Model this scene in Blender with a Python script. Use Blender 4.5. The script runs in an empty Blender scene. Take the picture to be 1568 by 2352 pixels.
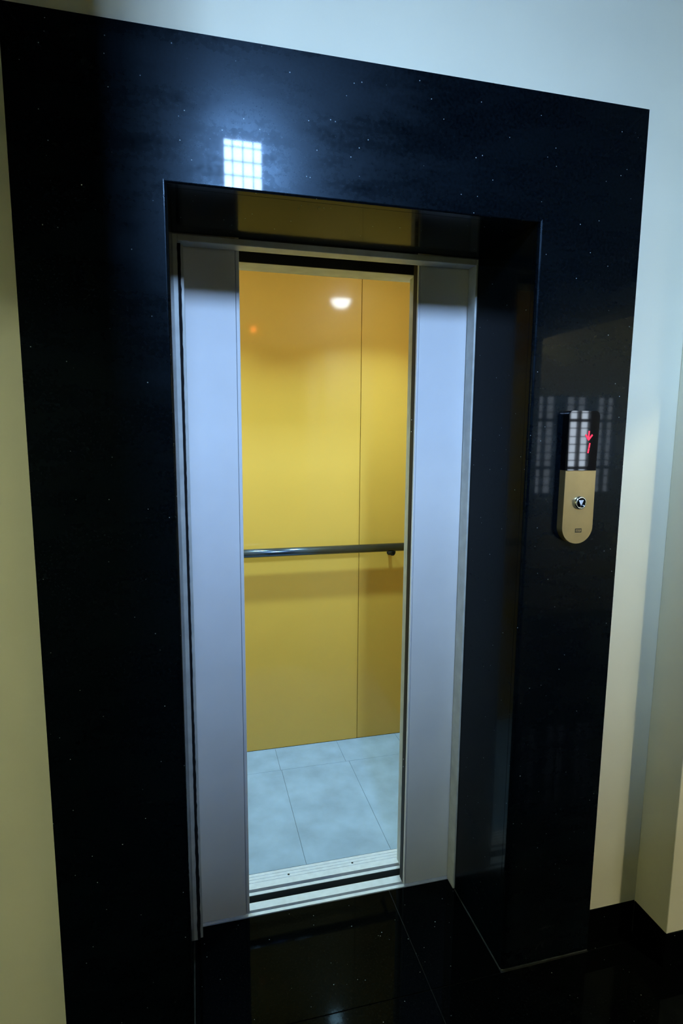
import bpy, bmesh, math, random
from mathutils import Vector, Matrix

random.seed(7)
scene = bpy.context.scene
COL = scene.collection

# ------------------------------------------------------------------ camera
cam_data = bpy.data.cameras.new('camera')
cam = bpy.data.objects.new('camera', cam_data)
COL.objects.link(cam)
RT = Vector((0.96921642, -0.24610032, 0.0073593))
UP = Vector((0.02732054, 0.13720598, 0.9901657))
FW = Vector((0.24468984, 0.95948379, -0.13970588))
cam.matrix_world = Matrix(((RT.x, UP.x, -FW.x, 0.03946),
                           (RT.y, UP.y, -FW.y, -1.46197),
                           (RT.z, UP.z, -FW.z, 1.70951),
                           (0, 0, 0, 1)))
cam_data.sensor_fit = 'HORIZONTAL'
cam_data.sensor_width = 36.0
cam_data.lens = 36.0 * 1337.45 / 1568.0
cam_data.clip_start = 0.02
scene.camera = cam

# ------------------------------------------------------------------ world and daylight
world = bpy.data.worlds.new('world')
scene.world = world
world.use_nodes = True
wb = world.node_tree.nodes['Background']
wb.inputs[0].default_value = (0.55, 0.72, 1.0, 1)
wb.inputs[1].default_value = 0.6


def area(name, loc, target, sx, sy, power, color, spread=180, shape='RECTANGLE', normal=None):
    ld = bpy.data.lights.new(name, 'AREA')
    ld.shape = shape
    ld.size = sx
    ld.size_y = sy
    ld.energy = power
    ld.color = color
    ld.spread = math.radians(spread)
    o = bpy.data.objects.new(name, ld)
    COL.objects.link(o)
    o.location = loc
    d = Vector(target) - Vector(loc)
    o.rotation_euler = d.to_track_quat('-Z', 'Y').to_euler()
    return o


# high ventilator window behind the camera: cold daylight
V_X0, V_X1, V_Z0, V_Z1, V_Y = 0.262, 0.515, 2.93, 3.50, -2.40
area('ventilator_daylight', (0.19, V_Y - 1.20, 3.86), (0.19, 0.0, 3.86), 0.98, 0.78, 1600, (0.40, 0.61, 1.0))
# side room window: grey daylight
area('side_room_daylight', (3.435, -3.30, 1.57), (3.435, 0, 1.57), 1.0, 1.0, 44.0, (0.75, 0.85, 1.0))

scene.view_settings.view_transform = 'Standard'
scene.view_settings.look = 'None'
scene.view_settings.gamma = 1.0
scene.view_settings.use_curve_mapping = False
scene.view_settings.exposure = 0.0


# ------------------------------------------------------------------ materials
def new_mat(name):
    m = bpy.data.materials.new(name)
    m.use_nodes = True
    nt = m.node_tree
    return m, nt, nt.nodes['Principled BSDF']


def plain(name, col, rough=0.5, metal=0.0, ior=1.45, var=0.0, vscale=8.0, bump=0.0, bscale=60.0, coat=0.0):
    m, nt, b = new_mat(name)
    b.inputs['Base Color'].default_value = (*col, 1)
    b.inputs['Roughness'].default_value = rough
    b.inputs['Metallic'].default_value = metal
    b.inputs['IOR'].default_value = ior
    if coat:
        b.inputs['Coat Weight'].default_value = coat
        b.inputs['Coat Roughness'].default_value = 0.10
    tc = nt.nodes.new('ShaderNodeTexCoord')
    if var:
        n = nt.nodes.new('ShaderNodeTexNoise')
        n.inputs['Scale'].default_value = vscale
        n.inputs['Detail'].default_value = 5
        nt.links.new(tc.outputs['Object'], n.inputs['Vector'])
        r = nt.nodes.new('ShaderNodeMapRange')
        r.inputs['From Min'].default_value = 0.3
        r.inputs['From Max'].default_value = 0.7
        r.inputs['To Min'].default_value = 1 - var
        r.inputs['To Max'].default_value = 1 + var
        nt.links.new(n.outputs[0], r.inputs['Value'])
        mx = nt.nodes.new('ShaderNodeMix')
        mx.data_type = 'RGBA'
        mx.blend_type = 'MULTIPLY'
        mx.inputs['Factor'].default_value = 1
        mx.inputs['A'].default_value = (*col, 1)
        nt.links.new(r.outputs[0], mx.inputs['B'])
        nt.links.new(mx.outputs['Result'], b.inputs['Base Color'])
    if bump:
        n2 = nt.nodes.new('ShaderNodeTexNoise')
        n2.inputs['Scale'].default_value = bscale
        n2.inputs['Detail'].default_value = 3
        nt.links.new(tc.outputs['Object'], n2.inputs['Vector'])
        bp = nt.nodes.new('ShaderNodeBump')
        bp.inputs['Strength'].default_value = bump
        bp.inputs['Distance'].default_value = 0.002
        nt.links.new(n2.outputs[0], bp.inputs['Height'])
        nt.links.new(bp.outputs[0], b.inputs['Normal'])
    return m


def emit(name, col, strength):
    m, nt, b = new_mat(name)
    b.inputs['Base Color'].default_value = (0.02, 0.02, 0.02, 1)
    b.inputs['Emission Color'].default_value = (*col, 1)
    b.inputs['Emission Strength'].default_value = strength
    return m


def granite(name, haze_lo, haze_hi, base, coat=0.42, ior=1.22):
    """polished black granite: deep stone, a few light flecks, hazy wiped film under a sharp polish"""
    m, nt, b = new_mat(name)
    tc = nt.nodes.new('ShaderNodeTexCoord')
    out = tc.outputs['Object']
    # flecks of mica
    v = nt.nodes.new('ShaderNodeTexVoronoi')
    v.inputs['Scale'].default_value = 34
    nt.links.new(out, v.inputs['Vector'])
    lt = nt.nodes.new('ShaderNodeMapRange')
    lt.inputs['From Min'].default_value = 0.028
    lt.inputs['From Max'].default_value = 0.05
    lt.inputs['To Min'].default_value = 1
    lt.inputs['To Max'].default_value = 0
    nt.links.new(v.outputs['Distance'], lt.inputs['Value'])
    n = nt.nodes.new('ShaderNodeTexNoise')
    n.inputs['Scale'].default_value = 140
    n.inputs['Detail'].default_value = 4
    nt.links.new(out, n.inputs['Vector'])
    r = nt.nodes.new('ShaderNodeValToRGB')
    r.color_ramp.elements[0].position = 0.35
    r.color_ramp.elements[0].color = (*[c * 0.5 for c in base], 1)
    r.color_ramp.elements[1].position = 0.72
    r.color_ramp.elements[1].color = (*[c * 1.9 for c in base], 1)
    nt.links.new(n.outputs[0], r.inputs[0])
    mx = nt.nodes.new('ShaderNodeMix')
    mx.data_type = 'RGBA'
    nt.links.new(lt.outputs[0], mx.inputs['Factor'])
    nt.links.new(r.outputs[0], mx.inputs['A'])
    mx.inputs['B'].default_value = (0.42, 0.5, 0.52, 1)
    nt.links.new(mx.outputs['Result'], b.inputs['Base Color'])
    # wiped film
    mp = nt.nodes.new('ShaderNodeMapping')
    mp.inputs['Scale'].default_value = (1.0, 1.0, 3.2)
    mp.inputs['Rotation'].default_value = (0, 0.12, 0)
    nt.links.new(out, mp.inputs['Vector'])
    n2 = nt.nodes.new('ShaderNodeTexNoise')
    n2.inputs['Scale'].default_value = 3.2
    n2.inputs['Detail'].default_value = 8
    n2.inputs['Roughness'].default_value = 0.62
    nt.links.new(mp.outputs[0], n2.inputs['Vector'])
    n3 = nt.nodes.new('ShaderNodeTexNoise')
    n3.inputs['Scale'].default_value = 90
    n3.inputs['Detail'].default_value = 3
    nt.links.new(out, n3.inputs['Vector'])
    ad = nt.nodes.new('ShaderNodeMath')
    ad.operation = 'MULTIPLY_ADD'
    ad.inputs[1].default_value = 0.28
    nt.links.new(n3.outputs[0], ad.inputs[0])
    nt.links.new(n2.outputs[0], ad.inputs[2])
    rr = nt.nodes.new('ShaderNodeMapRange')
    rr.inputs['From Min'].default_value = 0.45
    rr.inputs['From Max'].default_value = 0.85
    rr.inputs['To Min'].default_value = haze_lo
    rr.inputs['To Max'].default_value = haze_hi
    nt.links.new(ad.outputs[0], rr.inputs['Value'])
    nt.links.new(rr.outputs[0], b.inputs['Roughness'])
    b.inputs['IOR'].default_value = ior
    b.inputs['Specular Tint'].default_value = (0.5, 0.75, 1.0, 1)
    b.inputs['Coat Weight'].default_value = coat
    b.inputs['Coat Roughness'].default_value = 0.035
    b.inputs['Coat IOR'].default_value = ior
    return m


M = {}
M['granite'] = granite('polished_black_granite', 0.17, 0.40, (0.0012, 0.0026, 0.0042))
M['lining'] = granite('honed_black_granite', 0.10, 0.30, (0.0010, 0.0024, 0.0036), coat=0.3, ior=1.10)
M['floor_granite'] = granite('black_floor_granite', 0.02, 0.07, (0.0010, 0.0013, 0.0014), coat=0.0, ior=1.14)
M['grout'] = plain('dark_grout', (0.022, 0.025, 0.026), 0.9, var=0.4, vscale=30)
M['grout_light'] = plain('dusty_grout', (0.05, 0.055, 0.055), 0.9, var=0.6, vscale=25)
M['paint'] = plain('cream_wall_paint', (0.80, 0.77, 0.60), 0.55, ior=1.35, var=0.03, vscale=3, bump=0.05, bscale=180)
M['bounce_cut'] = plain('bounce_cut_blue_grey', (0.28, 0.33, 0.38), 0.7, var=0.03)  # unseen rear wall and ceiling darkened to cut bounced light
M['ceiling'] = plain('off_white_ceiling_paint', (0.72, 0.70, 0.62), 0.8, var=0.03)
M['dark_paint'] = plain('brown_light_blocker', (0.06, 0.05, 0.04), 0.6, var=0.1)  # dark colour of the added light-blocking box
M['concrete'] = plain('shaft_concrete', (0.05, 0.05, 0.05), 0.95, var=0.3, vscale=6)
M['steel'] = plain('satin_grey_steel', (0.68, 0.70, 0.72), 0.6, ior=1.3, var=0.035, vscale=5)
M['frame_steel'] = plain('frame_grey_steel', (0.50, 0.53, 0.52), 0.5, metal=0.1, var=0.12, vscale=22)
M['aluminium'] = plain('worn_aluminium', (0.78, 0.85, 0.97), 0.42, metal=0.2, var=0.06, vscale=40)
M['groove'] = plain('dirty_groove_and_shade', (0.03, 0.04, 0.045), 0.8)  # groove dirt, also the shade painted into the sill gap
M['rubber_and_shade'] = plain('black_rubber_and_shade', (0.006, 0.006, 0.006), 0.7)  # real rubber, also the shade painted on the cabin header
M['sealant'] = plain('black_grime_sealant', (0.004, 0.005, 0.006), 0.95)
M['yellow'] = plain('ochre_yellow_laminate', (0.66, 0.385, 0.06), 0.42, ior=1.3, var=0.015, vscale=4, coat=0.6)
M['rail'] = plain('dark_steel_tube', (0.09, 0.12, 0.16), 0.22, metal=0.9)
M['tile_grey'] = plain('grey_stone_vinyl', (0.33, 0.45, 0.60), 0.6, var=0.16, vscale=7, bump=0.05)
M['cabin_ceiling'] = plain('cabin_ceiling_sheet', (0.55, 0.50, 0.36), 0.5)
M['brass'] = plain('brushed_bronze_steel', (0.40, 0.31, 0.15), 0.36, metal=0.75, var=0.05, vscale=25)
M['chrome'] = plain('chrome', (0.82, 0.84, 0.86), 0.12, metal=1.0)
M['black_gloss'] = plain('black_acrylic', (0.003, 0.003, 0.004), 0.03, ior=1.5)
M['engraved'] = plain('engraved_dark', (0.04, 0.032, 0.015), 0.7)
M['white_mark'] = plain('white_print', (0.85, 0.86, 0.9), 0.4)
M['red'] = emit('red_led', (1.0, 0.015, 0.06), 2.2)
M['orange_led'] = emit('orange_led', (1.0, 0.16, 0.03), 45.0)
M['window_paint'] = plain('dark_window_paint', (0.05, 0.055, 0.06), 0.5)
M['bulb'] = emit('warm_bulb', (1.0, 0.93, 0.62), 900)
M['bulb_dim'] = emit('warm_dim_bulb', (0.9, 1.0, 0.72), 500)
M['frosted'] = emit('cool_frosted_lens', (0.76, 0.90, 1.0), 46)
M['lamp_metal'] = plain('lamp_white_metal', (0.7, 0.7, 0.7), 0.4)


def glass_mat():
    m = bpy.data.materials.new('window_glass')
    m.use_nodes = True
    nt = m.node_tree
    nt.nodes.clear()
    o = nt.nodes.new('ShaderNodeOutputMaterial')
    mix = nt.nodes.new('ShaderNodeMixShader')
    mix.inputs[0].default_value = 0.05
    t = nt.nodes.new('ShaderNodeBsdfTransparent')
    t.inputs[0].default_value = (0.95, 0.97, 0.97, 1)
    g = nt.nodes.new('ShaderNodeBsdfGlossy')
    g.inputs['Roughness'].default_value = 0.02
    nt.links.new(t.outputs[0], mix.inputs[1])
    nt.links.new(g.outputs[0], mix.inputs[2])
    nt.links.new(mix.outputs[0], o.inputs[0])
    return m


M['glass'] = glass_mat()


# ------------------------------------------------------------------ mesh helpers
def link(name, me, mat=None, parent=None):
    o = bpy.data.objects.new(name, me)
    COL.objects.link(o)
    if mat:
        me.materials.clear()
        me.materials.append(M[mat])
    if parent:
        o.parent = parent
    return o


def finish(name, bm, mat, parent=None, smooth=False):
    bmesh.ops.recalc_face_normals(bm, faces=bm.faces[:])
    me = bpy.data.meshes.new(name)
    if smooth:
        for f in bm.faces:
            f.smooth = True
    bm.to_mesh(me)
    bm.free()
    o = link(name, me, mat, parent)
    if parent:
        o.matrix_parent_inverse = parent_inv(parent)
    return o


def parent_inv(p):
    # parts are modelled in world coordinates: cancel the base Empty's offset (mesh parents stand at the origin)
    return Matrix.Translation(-p.location) if p.type == 'EMPTY' else Matrix.Identity(4)


def add_box(bm, x0, x1, y0, y1, z0, z1):
    v = [bm.verts.new(p) for p in ((x0, y0, z0), (x1, y0, z0), (x1, y1, z0), (x0, y1, z0),
                                   (x0, y0, z1), (x1, y0, z1), (x1, y1, z1), (x0, y1, z1))]
    fs = [bm.faces.new([v[i] for i in f]) for f in
          ((0, 3, 2, 1), (4, 5, 6, 7), (0, 1, 5, 4), (1, 2, 6, 5), (2, 3, 7, 6), (3, 0, 4, 7))]
    return v, fs


def box(name, x0, x1, y0, y1, z0, z1, mat, parent=None, bev=0.0, seg=2):
    bm = bmesh.new()
    add_box(bm, x0, x1, y0, y1, z0, z1)
    if bev:
        bmesh.ops.bevel(bm, geom=bm.edges[:], offset=bev, segments=seg, profile=0.5, affect='EDGES')
    return finish(name, bm, mat, parent)


def boxes(name, lst, mat, parent=None):
    bm = bmesh.new()
    for b in lst:
        add_box(bm, *b)
    return finish(name, bm, mat, parent)


def prism(name, pts, axis, a0, a1, mat, parent=None, bevel_test=None, bev=0.0, seg=3):
    """polygon pts extruded from a0 to a1; axis 'y': pts are (x,z); axis 'x': pts are (y,z); axis 'z': (x,y)"""
    bm = bmesh.new()

    def P(u, w, a):
        return (u, a, w) if axis == 'y' else ((a, u, w) if axis == 'x' else (u, w, a))
    lo = [bm.verts.new(P(u, w, a0)) for u, w in pts]
    hi = [bm.verts.new(P(u, w, a1)) for u, w in pts]
    n = len(pts)
    bm.faces.new(lo)
    bm.faces.new(hi[::-1])
    for i in range(n):
        j = (i + 1) % n
        bm.faces.new((lo[j], lo[i], hi[i], hi[j]))
    if bevel_test:
        es = [e for e in bm.edges if bevel_test(e.verts[0].co, e.verts[1].co)]
        bmesh.ops.bevel(bm, geom=es, offset=bev, segments=seg, profile=0.5, affect='EDGES')
    return finish(name, bm, mat, parent)


def tube(bm, p0, p1, r, n=24, caps=True):
    p0, p1 = Vector(p0), Vector(p1)
    d = (p1 - p0).normalized()
    a = d.orthogonal().normalized()
    b = d.cross(a)
    r0 = [bm.verts.new(p0 + r * (math.cos(t) * a + math.sin(t) * b)) for t in [2 * math.pi * i / n for i in range(n)]]
    r1 = [bm.verts.new(p1 + r * (math.cos(t) * a + math.sin(t) * b)) for t in [2 * math.pi * i / n for i in range(n)]]
    for i in range(n):
        j = (i + 1) % n
        f = bm.faces.new((r0[i], r0[j], r1[j], r1[i]))
        f.smooth = True
    if caps:
        bm.faces.new(r0[::-1])
        bm.faces.new(r1)


def lathe(bm, origin, axis, prof, n=32):
    """prof: list of (radius, distance along axis); open surface of revolution"""
    o, d = Vector(origin), Vector(axis).normalized()
    a = d.orthogonal().normalized()
    b = d.cross(a)
    rings = []
    for r, h in prof:
        if r < 1e-6:
            rings.append([bm.verts.new(o + d * h)])
        else:
            rings.append([bm.verts.new(o + d * h + r * (math.cos(t) * a + math.sin(t) * b))
                          for t in [2 * math.pi * i / n for i in range(n)]])
    for k in range(len(rings) - 1):
        A, B = rings[k], rings[k + 1]
        for i in range(n):
            j = (i + 1) % n
            if len(A) == 1 and len(B) == 1:
                continue
            if len(A) == 1:
                f = bm.faces.new((A[0], B[j], B[i]))
            elif len(B) == 1:
                f = bm.faces.new((A[i], A[j], B[0]))
            else:
                f = bm.faces.new((A[i], A[j], B[j], B[i]))
            f.smooth = True


def thing(name, label, cat, loc=(0, 0, 0), group=None):
    o = bpy.data.objects.new(name, None)
    COL.objects.link(o)
    o.location = loc
    o.empty_display_size = 0.05
    o['label'] = label
    o['category'] = cat
    o['kind'] = 'thing'
    if group:
        o['group'] = group
    return o


def tag(o, label, cat, group=None):
    o['label'] = label
    o['category'] = cat
    if group:
        o['group'] = group
    return o


def struct(o, label=None, cat=None):
    o['kind'] = 'structure'
    if label:
        o['label'] = label
    if cat:
        o['category'] = cat
    return o


# ================================================================== THE SETTING
W, H = 0.95, 2.26            # doorway between the granite jambs
SL, SR = 0.3234, 0.3175      # granite face widths
WY = 0.025                   # painted wall plane
HALL_Z = 3.70
XL = -1.30                   # hall left wall
XR = 1.90                    # hall right wall
YR = -2.40                   # hall rear wall

# wall with the elevator doorway
struct(boxes('wall_front', [
    (XL, -0.02, WY, 0.38, 0, HALL_Z),
    (W + 0.02, XR + 0.12, WY, 0.38, 0, HALL_Z),
    (-0.02, W + 0.02, WY, 0.38, H + 0.02, HALL_Z)], 'paint'),
    'cream painted wall around the black granite elevator surround', 'wall')
# pilaster on the right
struct(box('wall_pilaster', 1.465, XR + 0.02, -0.115, WY, 0, HALL_Z, 'paint', bev=0.003),
       'cream painted pilaster at the right of the call panel', 'wall')
# right wall with an open doorway to the side room
struct(boxes('wall_right', [
    (XR, XR + 0.12, -0.50, WY, 0, HALL_Z),
    (XR, XR + 0.12, YR, -1.62, 0, HALL_Z),
    (XR, XR + 0.12, -1.62, -0.50, 2.24, HALL_Z)], 'paint'),
    'cream side wall with an open doorway', 'wall')
struct(boxes('wall_left', [(XL - 0.12, XL, -0.45, 0.38, 0, HALL_Z), (XL - 0.12, XL, YR, -1.60, 0, HALL_Z),
                           (XL - 0.12, XL, -1.60, -0.45, 2.24, HALL_Z)], 'paint'),
       'cream left wall of the landing with an open doorway', 'wall')
# passage beyond the left doorway
PX0, PY0, PY1, PZ = -3.00, -2.30, -0.20, 2.95
struct(boxes('wall_passage', [(PX0 - 0.1, PX0, PY0, PY1, 0, PZ), (PX0, XL - 0.12, PY0 - 0.1, PY0, 0, PZ),
                              (PX0, XL - 0.12, PY1, PY1 + 0.1, 0, PZ)], 'paint'), 'cream walls of the left passage', 'wall')
struct(box('ceiling_passage', PX0 - 0.1, XL - 0.12, PY0 - 0.1, PY1 + 0.1, PZ, PZ + 0.1, 'ceiling'),
       'ceiling of the left passage', 'ceiling')
# unseen box added to keep ventilator light off the front wall's left side
struct(box('ceiling_light_blocker', XL, 0.213, -1.95, -1.55, 2.45, HALL_Z, 'dark_paint'),
       'added box under the landing ceiling that blocks ventilator light', 'ceiling')
# rear wall with the ventilator opening
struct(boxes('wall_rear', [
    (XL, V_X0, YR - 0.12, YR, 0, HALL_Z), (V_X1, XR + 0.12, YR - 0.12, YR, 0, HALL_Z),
    (V_X0, V_X1, YR - 0.12, YR, 0, V_Z0), (V_X0, V_X1, YR - 0.12, YR, V_Z1, HALL_Z)], 'bounce_cut'),
    'rear wall darkened to cut bounced light, with a high ventilator window', 'wall')
struct(box('ceiling', XL - 0.12, XR + 0.12, YR - 0.12, 0.38, HALL_Z, HALL_Z + 0.1, 'bounce_cut'),
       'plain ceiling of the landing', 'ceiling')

# side room beyond the doorway
SRX, SRY, SRZ = 4.30, -3.20, 3.05
struct(boxes('wall_side_room', [
    (SRX, SRX + 0.1, SRY, 0.0, 0, SRZ),
    (XR + 0.12, SRX, -0.1, 0.0, 0, SRZ),
    (XR, XR + 0.1, SRY, YR - 0.12, 0, SRZ),
    (XR, 3.0, SRY - 0.1, SRY, 0, SRZ), (3.87, SRX + 0.1, SRY - 0.1, SRY, 0, SRZ),
    (3.0, 3.87, SRY - 0.1, SRY, 0, 1.12), (3.0, 3.87, SRY - 0.1, SRY, 2.03, SRZ)], 'paint'),
    'cream walls of the side room', 'wall')
struct(box('ceiling_side_room', XR + 0.12, SRX + 0.1, SRY - 0.1, 0.0, SRZ, SRZ + 0.1, 'ceiling'),
       'ceiling of the side room', 'ceiling')

# elevator shaft around the cabin
struct(boxes('wall_shaft', [
    (-0.75, -0.65, 0.38, 1.75, -0.4, 3.2), (1.60, 1.70, 0.38, 1.75, -0.4, 3.2),
    (-0.75, 1.70, 1.75, 1.85, -0.4, 3.2), (-0.75, 1.70, 0.38, 1.85, 3.2, 3.3),
    (-0.75, 1.70, 0.38, 1.85, -0.5, -0.4), (-0.75, 1.70, 0.36, 0.38, -0.4, -0.06)], 'concrete'),
    'dark concrete elevator shaft behind the doors', 'wall')

# ---- floor: grout bed with separate granite tiles
floor = struct(box('floor', -3.10, SRX + 0.1, SRY - 0.1, 0.398, -0.06, -0.0035, 'grout'),
               'polished black granite tile floor', 'floor')
G = 0.0013


def tile(x0, x1, y0, y1, mat='floor_granite', name='floor_tile', parent=floor, z0=-0.0035, z1=0.0):
    return box(name, x0 + G, x1 - G, y0 + G, y1 - G, z0, z1, mat, parent, bev=0.0007, seg=1)


tile(0.002, 0.708, -0.007, 0.397)
tile(0.708, W - 0.002, -0.007, 0.397)
xs = [XL, -0.892, -0.092, 0.708, 1.508, 2.308, 3.108, 3.908, SRX]
ys = [-0.007, -0.807, -1.607, -2.40]
for i in range(len(xs) - 1):
    for j in range(len(ys) - 1):
        x0, x1 = xs[i], xs[i + 1]
        if x0 < XR and x1 > XR:
            pass
        tile(x0, x1, ys[j + 1], ys[j])
    if xs[i + 1] > 2.0:
        tile(max(xs[i], XR + 0.1), xs[i + 1], SRY, -2.40)
tile(W + SR, 1.463, -0.007, WY)
tile(XL, -SL, -0.007, WY)
for k in range(2):
    for yy in ys[:3]:
        tile(-3.0 + 0.85 * k, -3.0 + 0.85 * (k + 1), yy - 0.79, yy)

# ---- skirting
sk_h = 0.121


def skirt(name, x0, x1, y0, y1, label):
    return struct(box(name, x0, x1, y0, y1, 0, sk_h, 'floor_granite', bev=0.0012, seg=1), label, 'baseboard')


skirt('baseboard_front', W + SR + 0.001, 1.4645, WY - 0.003, WY + 0.004, 'black granite skirting right of the surround')
skirt('baseboard_left_front', XL + 0.001, -SL - 0.001, WY - 0.003, WY + 0.004, 'black granite skirting left of the surround')
bp_ = skirt('baseboard_pilaster', 1.462, 1.468, -0.118, WY - 0.004, 'black granite skirting round the pilaster')
box('skirting_front', 1.4685, XR - 0.001, -0.118, -0.112, 0, sk_h, 'floor_granite', bp_, bev=0.0012, seg=1)
skirt('baseboard_left', XL - 0.002, XL + 0.004, -0.45, WY - 0.005, 'black granite skirting on the left wall')
skirt('baseboard_rear', XL + 0.005, XR - 0.01, YR - 0.002, YR + 0.004, 'black granite skirting on the rear wall')


# ================================================================== WINDOWS
def window(name, x0, x1, z0, z1, y, label, cols, rows, fr=0.02, bar=0.006):
    w = thing(name, label, 'window', ((x0 + x1) / 2, y, z0))
    w['kind'] = 'structure'
    boxes('window_frame', [(x0, x0 + fr, y - 0.05, y - 0.01, z0, z1), (x1 - fr, x1, y - 0.05, y - 0.01, z0, z1),
                           (x0 + fr, x1 - fr, y - 0.05, y - 0.01, z0, z0 + fr),
                           (x0 + fr, x1 - fr, y - 0.05, y - 0.01, z1 - fr, z1)], 'window_paint', w)
    for c in cols:
        box('grille_bar', c - bar / 2, c + bar / 2, y - 0.036, y - 0.03, z0 + fr, z1 - fr, 'window_paint', w)
    for r in rows:
        box('grille_bar', x0 + fr, x1 - fr, y - 0.030, y - 0.026, r - bar / 2, r + bar / 2, 'window_paint', w)
    box('pane', x0 + fr, x1 - fr, y - 0.046, y - 0.043, z0 + fr, z1 - fr, 'glass', w)
    return w


cw = V_X1 - V_X0
window('window_1', V_X0, V_X1, V_Z0, V_Z1, YR, 'small bright ventilator window with a grille high on the rear wall',
       [V_X0 + cw * k / 4 for k in (1, 2, 3)], [V_Z0 + 0.082 * k for k in range(1, 7)], fr=0.012, bar=0.0075)

w2 = thing('window_2', 'three-light window with a square grille in the side room', 'window', (3.435, SRY, 1.12))
w2['kind'] = 'structure'
wy0, wy1 = SRY - 0.06, SRY - 0.02
boxes('window_frame', [(3.0, 3.87, wy0, wy1, 1.12, 1.15), (3.0, 3.87, wy0, wy1, 2.02, 2.03),
                       (3.0, 3.02, wy0, wy1, 1.15, 2.02), (3.215, 3.338, wy0, wy1, 1.15, 2.02),
                       (3.543, 3.668, wy0, wy1, 1.15, 2.02), (3.84, 3.87, wy0, wy1, 1.15, 2.02)], 'window_paint', w2)
for x0, x1 in ((3.02, 3.215), (3.338, 3.543), (3.668, 3.84)):
    xm = (x0 + x1) / 2
    box('mullion', xm - 0.012, xm + 0.012, wy0, wy1, 1.15, 2.02, 'window_paint', w2)
    for z in (1.38, 1.81):
        box('rail', x0, x1, wy0, wy1, z - 0.014, z + 0.014, 'window_paint', w2)
    for z in (1.22, 1.30, 1.45, 1.52, 1.595, 1.665, 1.74, 1.88, 1.95):
        box('grille_bar', x0, x1, wy1 - 0.012, wy1 - 0.006, z - 0.004, z + 0.004, 'window_paint', w2)
    box('pane', x0, x1, wy0 + 0.012, wy0 + 0.015, 1.15, 2.02, 'glass', w2)

# ================================================================== GRANITE SURROUND
sur = thing('granite_surround', 'polished black granite surround framing the elevator doorway', 'door surround', (W / 2, 0.01, 0))
g = 0.0004
FR = lambda a, b: a.y < 1e-5 and b.y < 1e-5
EPS = 1e-3


def hone(o, axis, sign):
    # sawn inner edge of a slab: honed, not mirror polished
    o.data.materials.append(M['lining'])
    for p in o.data.polygons:
        if p.normal[axis] * sign > 0.9:
            p.material_index = 1


def jamb_edge(xi):
    return lambda a, b: FR(a, b) and abs(a.x - xi) < 0.002 and abs(b.x - xi) < 0.002


def lint_edge(a, b):
    return FR(a, b) and abs(a.z - H) < 0.002 and abs(b.z - H) < 0.002


s1 = prism('face_slab', [(-SL, 0), (-0.0, 0), (-0.0, H - g), (-SL, H + SR - g)], 'y', 0, WY, 'granite', sur,
      bevel_test=jamb_edge(0.0), bev=0.009, seg=7)
s2 = prism('face_slab', [(W, 0), (W + SR, 0), (W + SR, H + SR - g), (W, H - g)], 'y', 0, WY, 'granite', sur,
      bevel_test=jamb_edge(W), bev=0.011, seg=8)
s3 = prism('lintel_slab', [(-g, H), (W + g, H), (W + SR, H + SR), (-SL, H + SR)], 'y', 0, WY, 'granite', sur,
      bevel_test=lint_edge, bev=0.005, seg=5)
hone(s1, 0, 1)
hone(s2, 0, -1)
hone(s3, 2, -1)
box('jamb_lining', -0.02, 0.0, WY + 0.0008, 0.345, 0, H - 0.001, 'lining', sur, bev=0.0008, seg=1)
box('jamb_lining', W, W + 0.02, WY + 0.0008, 0.345, 0, H - 0.001, 'lining', sur, bev=0.0008, seg=1)
box('soffit_lining', -0.02, W + 0.02, WY + 0.0008, 0.345, H, H + 0.02, 'lining', sur, bev=0.0008, seg=1)
# dusty joint lines where the stone meets the floor
for jb in ((-0.001, 0.0015, 0.004, 0.34), (W - 0.0015, W + 0.001, 0.004, 0.34), (W + 0.002, W + SR - 0.001, -0.0012, 0.0015)):
    box('floor_joint', *jb, -0.002, 0.0012, 'grout_light', sur)

# ================================================================== LANDING DOOR FRAME
fr = thing('door_frame', 'thin grey steel landing door frame inside the granite reveal', 'door frame', (W / 2, 0.37, 0))
box('jamb', -0.02, 0.0125, 0.3455, 0.395, 0.0, H - 0.0025, 'frame_steel', fr, bev=0.0012)
# ragged black sealant line in the left jamb
bm = bmesh.new()
N = 160
lo, hi = [], []
for i in range(N + 1):
    z = 0.002 + (H - 0.03) * i / N
    fat = 0.0032 * max(0, 1 - z / 0.9) + 0.0012 * max(0, (z - 1.7) / 0.5)
    a = 0.0132 - random.uniform(0, 0.0010) - fat * random.uniform(0.3, 1)
    b = 0.0192 + random.uniform(0, 0.0016) + fat * random.uniform(0.2, 1.0)
    lo.append((bm.verts.new((a, 0.3449, z)), bm.verts.new((a, 0.36, z))))
    hi.append((bm.verts.new((b, 0.3449, z)), bm.verts.new((b, 0.36, z))))
for i in range(N):
    bm.faces.new((lo[i][0], hi[i][0], hi[i + 1][0], lo[i + 1][0]))
    bm.faces.new((lo[i][1], lo[i + 1][1], hi[i + 1][1], hi[i][1]))
    bm.faces.new((lo[i][0], lo[i + 1][0], lo[i + 1][1], lo[i][1]))
    bm.faces.new((hi[i][0], hi[i][1], hi[i + 1][1], hi[i + 1][0]))
finish('sealant_line', bm, 'sealant', fr)
box('jamb_flange', 0.0195, 0.0285, 0.352, 0.398, 0.0, H - 0.03, 'frame_steel', fr, bev=0.001)
box('jamb', W - 0.006, W + 0.02, 0.3455, 0.40, 0.0, H - 0.0025, 'frame_steel', fr, bev=0.0025)
box('header', 0.0130, W - 0.0065, 0.3455, 0.40, H - 0.021, H - 0.0025, 'frame_steel', fr, bev=0.002)

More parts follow.
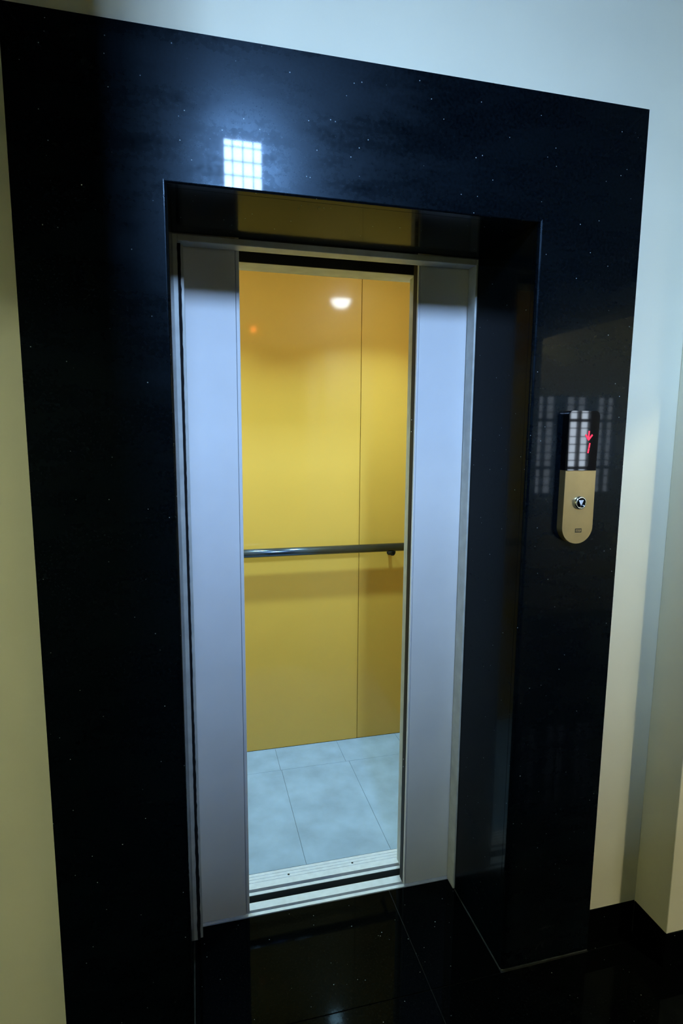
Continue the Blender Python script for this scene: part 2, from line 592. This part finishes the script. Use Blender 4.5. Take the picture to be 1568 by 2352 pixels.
# landing sill
sill = thing('landing_sill', 'worn aluminium landing sill with a door groove', 'sill', (W / 2, 0.43, 0))
prism('sill_profile', [(0.400, -0.05), (0.458, -0.05), (0.458, 0.0), (0.4255, 0.0), (0.4255, -0.016), (0.4135, -0.016),
                       (0.4135, 0.0), (0.400, 0.0)], 'x', -0.02, W + 0.02, 'aluminium', sill)
box('groove_dirt', -0.02, W + 0.02, 0.4138, 0.4252, -0.0158, -0.0130, 'groove', sill)

# landing doors


def screw(parent, loc, axis, r=0.003, h=0.0012, mat='frame_steel'):
    bm = bmesh.new()
    lathe(bm, loc, axis, [(r, 0), (r * 0.9, h), (0, h)], 12)
    return finish('screw', bm, mat, parent)


DY0, DY1 = 0.405, 0.433
ld1 = thing('door_1', 'left grey steel landing door panel, slid half open', 'elevator door', (0.0, 0.42, 0.006),
            'landing door panels')
box('panel', -0.25, 0.1785, DY0, DY1, 0.006, 2.32, 'steel', ld1, bev=0.0015)
box('edge_strip', 0.1792, 0.1905, DY0 - 0.0015, DY1, 0.012, 2.32, 'steel', ld1, bev=0.0025)
box('guide_shoe', 0.02, 0.14, 0.4155, 0.4235, -0.0125, 0.0062, 'rubber_and_shade', ld1)
ld2 = thing('door_2', 'right grey steel landing door panel beside the black reveal', 'elevator door', (0.95, 0.42, 0.006),
            'landing door panels')
box('panel', 0.7765, 1.20, DY0, DY1, 0.006, 2.32, 'steel', ld2, bev=0.0015)
box('edge_strip', 0.7685, 0.7758, DY0 - 0.0015, DY1 - 0.012, 0.006, 2.32, 'steel', ld2, bev=0.0025)
rub = box('rubber_edge', 0.7672, 0.7760, DY0 + 0.008, DY1 + 0.012, 0.006, 2.32, 'rubber_and_shade', ld2, bev=0.001)
for z in (1.745, 1.705, 0.47, 0.50):
    screw(ld2, (0.7671, 0.431, z), (-1, 0, 0), 0.0018, 0.0008)
ld1['kind'] = ld2['kind'] = 'structure'
box('guide_shoe', 0.82, 0.93, 0.4155, 0.4235, -0.0125, 0.0062, 'rubber_and_shade', ld2)

# ================================================================== CABIN
CX0, CX1, CY0, CY1, CZ = -0.275, 1.225, 0.600, 1.475, 2.475
csill = thing('cabin_sill', 'ribbed aluminium cabin sill behind the landing sill', 'sill', (W / 2, 0.54, 0))
prof = [(0.492, -0.05), (0.5965, -0.05), (0.5965, 0.0)]
for yr in (0.582, 0.567, 0.552):
    prof += [(yr + 0.0012, 0.0), (yr + 0.0010, -0.0018), (yr - 0.0010, -0.0018), (yr - 0.0012, 0.0)]
prof += [(0.521, 0.0), (0.521, -0.016), (0.506, -0.016), (0.506, 0.0), (0.492, 0.0)]
prism('sill_profile', prof, 'x', -0.20, 1.15, 'aluminium', csill)
box('groove_dirt', -0.20, 1.15, 0.5063, 0.5207, -0.0158, -0.0130, 'groove', csill)
box('apron_lip', -0.20, 1.15, 0.4725, 0.4917, -0.048, -0.045, 'groove', csill)  # coloured dark as shade inside the sill gap
box('sill_gap_shade', -0.20, 1.15, 0.4900, 0.4918, -0.0445, -0.0012, 'groove', csill)  # dark sheet over the sill front, standing in for gap shade
box('apron_edge', -0.20, 1.15, 0.4705, 0.4724, -0.048, -0.012, 'frame_steel', csill)
for x in (0.355, 0.611):
    screw(csill, (x, 0.5635, 0.0), (0, 0, 1), 0.0042, 0.0012, 'groove')

# cabin doors
for sgn, x0, x1, xe, lab in ((1, 0.785, 1.205, 0.785, 'right cabin door panel behind the right landing door'),
                             (-1, -0.255, 0.165, 0.165, 'left cabin door panel hidden behind the left landing door')):
    cd = thing('door_3' if sgn > 0 else 'door_4', lab, 'elevator door', ((x0 + x1) / 2, 0.5, 0.006), 'cabin door panels')
    box('panel', x0 + (0.004 if sgn > 0 else 0), x1 - (0 if sgn > 0 else 0.004), 0.476, 0.503, 0.006, 2.228, 'steel', cd, bev=0.001)
    a, b = (x0, x0 + 0.02) if sgn > 0 else (x1 - 0.02, x1)
    box('edge_profile', a, b, 0.5035, 0.527, 0.012, 2.228, 'frame_steel', cd, bev=0.002)
    a, b = (x0, x0 + 0.0036) if sgn > 0 else (x1 - 0.0036, x1)
    box('edge_face', a, b, 0.474, 0.503, 0.010, 2.228, 'frame_steel', cd, bev=0.001)
    cd['kind'] = 'structure'
    box('guide_shoe', (x0 + x1) / 2 - 0.15, (x0 + x1) / 2 + 0.15, 0.510, 0.5165, -0.0125, 0.012, 'rubber_and_shade', cd)

cab = thing('elevator_cabin', 'elevator cabin with ochre yellow wall panels and grey floor', 'elevator', (W / 2, 1.03, 0))
# floor of vinyl tiles
cfl = box('cabin_floor', CX0, CX1, 0.597, CY1 + 0.03, -0.05, -0.003, 'groove', cab)


def ctile(x0, x1, y0, y1):
    return box('vinyl_tile', x0 + 0.0006, x1 - 0.0006, y0 + 0.0006, y1 - 0.0006, -0.003, 0.0, 'tile_grey', cfl, bev=0.0004, seg=1)


for x0, x1 in ((CX0, 0.085), (0.085, 0.427), (0.427, 0.768), (0.768, 1.11), (1.11, CX1)):
    ctile(x0, x1, 1.265, CY1 - 0.001)
for x0, x1 in ((CX0, 0.085), (0.085, 0.432), (0.432, 0.785), (0.785, 1.13), (1.13, CX1)):
    ctile(x0, x1, 0.598, 1.265)
# walls
bw = box('back_wall', CX0 - 0.03, CX1 + 0.03, CY1 + 0.016, CY1 + 0.035, 0.0, CZ, 'groove', cab)
for x0, x1 in ((CX0, 0.063), (0.063, 0.887), (0.887, CX1)):
    box('wall_panel', x0 + 0.0012, x1 - 0.0012, CY1, CY1 + 0.016, 0.0005, CZ - 0.001, 'yellow', bw, bev=0.0015)
for xa, xb, xc in ((CX0 - 0.016, CX0, CX0 - 0.035), (CX1, CX1 + 0.016, CX1 + 0.016)):
    sw = box('side_wall', xc, xc + 0.019, CY0, CY1 + 0.016, 0.0, CZ, 'groove', cab)
    for y0, y1 in ((CY0, 1.04), (1.04, CY1)):
        box('wall_panel', xa, xb, y0 + 0.0012, y1 - 0.0012, 0.0005, CZ - 0.001, 'yellow', sw, bev=0.0015)
boxes('front_return', [(CX0, 0.06, 0.545, 0.60, 0.0, 2.2345), (0.89, CX1, 0.545, 0.60, 0.0, 2.2345)], 'steel', cab)
box('door_header', CX0, CX1, 0.500, 0.600, 2.235, CZ, 'frame_steel', cab, bev=0.002)
box('header_shade', CX0, CX1, 0.494, 0.4995, 2.2345, CZ, 'rubber_and_shade', cab)  # black sheet standing in for the shade above the door gap

LAMPS = [(0.912, 0.94), (0.038, 0.94)]
box('cabin_ceiling', CX0 - 0.035, CX1 + 0.035, 0.601, CY1 + 0.035, CZ, CZ + 0.012, 'cabin_ceiling', cab)

for (lx, ly), lab in zip(LAMPS, ('right round downlight in the cabin ceiling, mirrored on the yellow wall',
                                 'left round downlight in the cabin ceiling')):
    lp = thing('downlight', lab, 'lamp', (lx, ly, CZ), 'cabin ceiling downlights')
    bm = bmesh.new()
    lathe(bm, (lx, ly, CZ), (0, 0, 1), [(0.078, -0.0005), (0.076, -0.006), (0.060, -0.008), (0.058, -0.0005)], 32)
    finish('trim_ring', bm, 'lamp_metal', lp)
    bm = bmesh.new()
    lathe(bm, (lx, ly, CZ), (0, 0, 1), [(0.056, -0.001)] + [(0.056 * math.cos(math.radians(t)), -0.010 - 0.044 * math.sin(math.radians(t)))
                                                          for t in (0, 18, 36, 54, 72, 90)], 32)
    finish('lens', bm, 'frosted', lp)
    a = area('downlight_light', (lx, ly, CZ - 0.058), (lx, ly + 1e-4, 0), 0.085, 0.085, 9.0, (0.52, 0.88, 1.0), spread=124, shape='DISK')
    a.parent = lp
    a.matrix_parent_inverse = Matrix.Translation((-lx, -ly, -CZ))

# floor indicator inside the cabin above the doors (seen mirrored on the yellow wall)
ind = thing('floor_indicator', 'small cabin floor indicator with an orange light above the doors', 'indicator', (0.43, 0.603, 2.30))
box('housing', 0.37, 0.49, 0.6005, 0.612, 2.29, 2.37, 'black_gloss', ind, bev=0.002)
box('light', 0.415, 0.445, 0.6122, 0.6135, 2.315, 2.345, 'orange_led', ind)

# ---- handrail on the back wall
hr = thing('handrail', 'dark round steel handrail along the yellow back wall', 'handrail', (W / 2, 1.405, 1.095))
RZ, RY = 1.096, 1.405
bm = bmesh.new()
tube(bm, (CX0 + 0.09, RY, RZ), (1.145, RY, RZ), 0.0215, 32)
finish('tube', bm, 'rail', hr)
for x in (-0.11, 1.058):
    bm = bmesh.new()
    path = [(RY, RZ - 0.012), (RY, RZ - 0.028), (RY + 0.010, RZ - 0.038), (RY + 0.03, RZ - 0.042), (CY1 - 0.0005, RZ - 0.042)]
    for (ya, za), (yb, zb) in zip(path, path[1:]):
        tube(bm, (x, ya, za), (x, yb, zb), 0.010, 16)
    b_ = finish('bracket', bm, 'rubber_and_shade', hr)
    bm = bmesh.new()
    lathe(bm, (x, CY1 + 0.0005, RZ - 0.042), (0, -1, 0), [(0.015, 0), (0.015, 0.003), (0.012, 0.005), (0, 0.005)], 24)
    finish('mounting_plate', bm, 'rubber_and_shade', b_)

# ================================================================== CALL PANEL
PX, PF = 1.1065, -0.026
cp = thing('call_panel', 'hall call panel with black floor display and bronze button plate', 'call panel', (PX, 0.0, 1.39))


def rounded(x0, x1, z0, z1, r_top, r_bot, n=10):
    pts = []
    for cx, cz, r, a0 in ((x1 - r_top, z1 - r_top, r_top, 0), (x0 + r_top, z1 - r_top, r_top, 90),
                          (x0 + r_bot, z0 + r_bot, r_bot, 180), (x1 - r_bot, z0 + r_bot, r_bot, 270)):
        if r < 1e-6:
            pts.append((cx, cz))
            continue
        for k in range(n + 1):
            t = math.radians(a0 + 90 * k / n)
            pts.append((cx + r * math.cos(t), cz + r * math.sin(t)))
    out = []
    for p in pts:
        if not out or (abs(p[0] - out[-1][0]) + abs(p[1] - out[-1][1])) > 1e-6:
            out.append(p)
    if abs(out[0][0] - out[-1][0]) + abs(out[0][1] - out[-1][1]) < 1e-6:
        out.pop()
    return out


hw = 0.050
disp = prism('display', rounded(PX - hw, PX + hw, 1.6006, 1.767, 0.014, 0.0), 'y', -0.0275, -0.0002, 'black_gloss', cp,
             bevel_test=lambda a, b: a.y < -0.027 and b.y < -0.027 and not (a.z < 1.601 and b.z < 1.601), bev=0.004)
prism('button_plate', rounded(PX - hw, PX + hw, 1.389, 1.600, 0.0, hw - 0.0005, 20), 'y', -0.0262, -0.0002, 'brass', cp,
      bevel_test=lambda a, b: a.y < -0.026 and b.y < -0.026, bev=0.0012, seg=2)
# red arrow and digit
AX, AZ, DF = PX + 0.0165, 1.6985, -0.0278


def flat(name, pts, mat, parent, y=DF, t=0.0004):
    return prism(name, pts, 'y', y, y + t, mat, parent)


def bar2(p, q, w):
    p, q = Vector(p), Vector(q)
    d = (q - p).normalized()
    n = Vector((-d.y, d.x)) * w / 2
    return [tuple(p + n), tuple(p - n), tuple(q - n), tuple(q + n)]


arrow = flat('down_arrow', bar2((AX + 0.001, AZ + 0.013), (AX, AZ - 0.009), 0.0042), 'red', disp)
flat('arrow_head', bar2((AX - 0.0100, AZ + 0.0025), (AX + 0.001, AZ - 0.0125), 0.0046), 'red', disp, y=DF - 0.0005)
flat('arrow_head', bar2((AX + 0.0115, AZ + 0.0025), (AX - 0.001, AZ - 0.0125), 0.0046), 'red', disp, y=DF - 0.0010)
flat('digit_segment', bar2((AX + 0.0055, AZ - 0.021), (AX + 0.0035, AZ - 0.0345), 0.0042), 'red', disp)
flat('digit_segment', bar2((AX + 0.0033, AZ - 0.0358), (AX + 0.0012, AZ - 0.0490), 0.0042), 'red', disp)
# button
BX, BZ = PX + 0.001, 1.5085
bm = bmesh.new()
lathe(bm, (BX, -0.0263, BZ), (0, -1, 0), [(0.0195, -0.004), (0.0195, 0.004), (0.0190, 0.0065), (0.0175, 0.0085), (0.0150, 0.0095),
                                         (0.0140, 0.0090), (0.0138, 0.0060)], 40)
btn = finish('button', bm, 'chrome', cp)
bm = bmesh.new()
lathe(bm, (BX, -0.0263, BZ), (0, -1, 0), [(0.0139, 0.004), (0.0139, 0.0085), (0.0, 0.0085)], 40)
cap = finish('button_cap', bm, 'black_gloss', btn)
flat('down_triangle', [(BX - 0.0078, BZ + 0.0078), (BX, BZ - 0.0092), (BX + 0.0078, BZ + 0.0078)], 'white_mark', btn, y=-0.0353)
# engraved maker's mark under the button: two rows of small strokes in a dark block
NX, NZ = PX + 0.0035, 1.4272
nm = boxes('engraved_mark', [
    (NX - 0.0108, NX + 0.0108, -0.02645, -0.0262, NZ + 0.0030, NZ + 0.0060),
    (NX - 0.0108, NX + 0.0108, -0.02645, -0.0262, NZ - 0.0060, NZ - 0.0030),
    (NX - 0.0108, NX - 0.0078, -0.02642, -0.0262, NZ - 0.0030, NZ + 0.0030),
    (NX - 0.0060, NX - 0.0035, -0.02642, -0.0262, NZ - 0.0022, NZ + 0.0012),
    (NX - 0.0020, NX + 0.0005, -0.02642, -0.0262, NZ - 0.0022, NZ + 0.0022),
    (NX + 0.0030, NX + 0.0055, -0.02642, -0.0262, NZ - 0.0012, NZ + 0.0022),
    (NX + 0.0085, NX + 0.0108, -0.02642, -0.0262, NZ - 0.0030, NZ + 0.0030)], 'engraved', cp)

# ================================================================== WALL LAMP in the side room
def wall_lamp(LX, LY, LZ, wy, label, mat):
    d = 1 if LY > wy else -1
    wl = thing('wall_lamp', label, 'lamp', (LX, wy, LZ), 'warm globe lamps beside the landing')
    bm = bmesh.new()
    lathe(bm, (LX, wy + 0.0005 * d, LZ), (0, d, 0), [(0.05, 0), (0.05, 0.02), (0.028, 0.03), (0.028, 0.085), (0.0, 0.085)], 24)
    finish('base', bm, 'lamp_metal', wl)
    bm = bmesh.new()
    bmesh.ops.create_uvsphere(bm, u_segments=20, v_segments=12, radius=0.055, matrix=Matrix.Translation((LX, LY, LZ)))
    finish('globe', bm, mat, wl, smooth=True)


wall_lamp(2.75, -3.06, 2.80, SRY, 'small warm globe lamp on the side room wall', 'bulb')
wall_lamp(-2.25, -2.16, 2.46, PY0, 'small warm globe lamp on the left passage wall', 'bulb_dim')
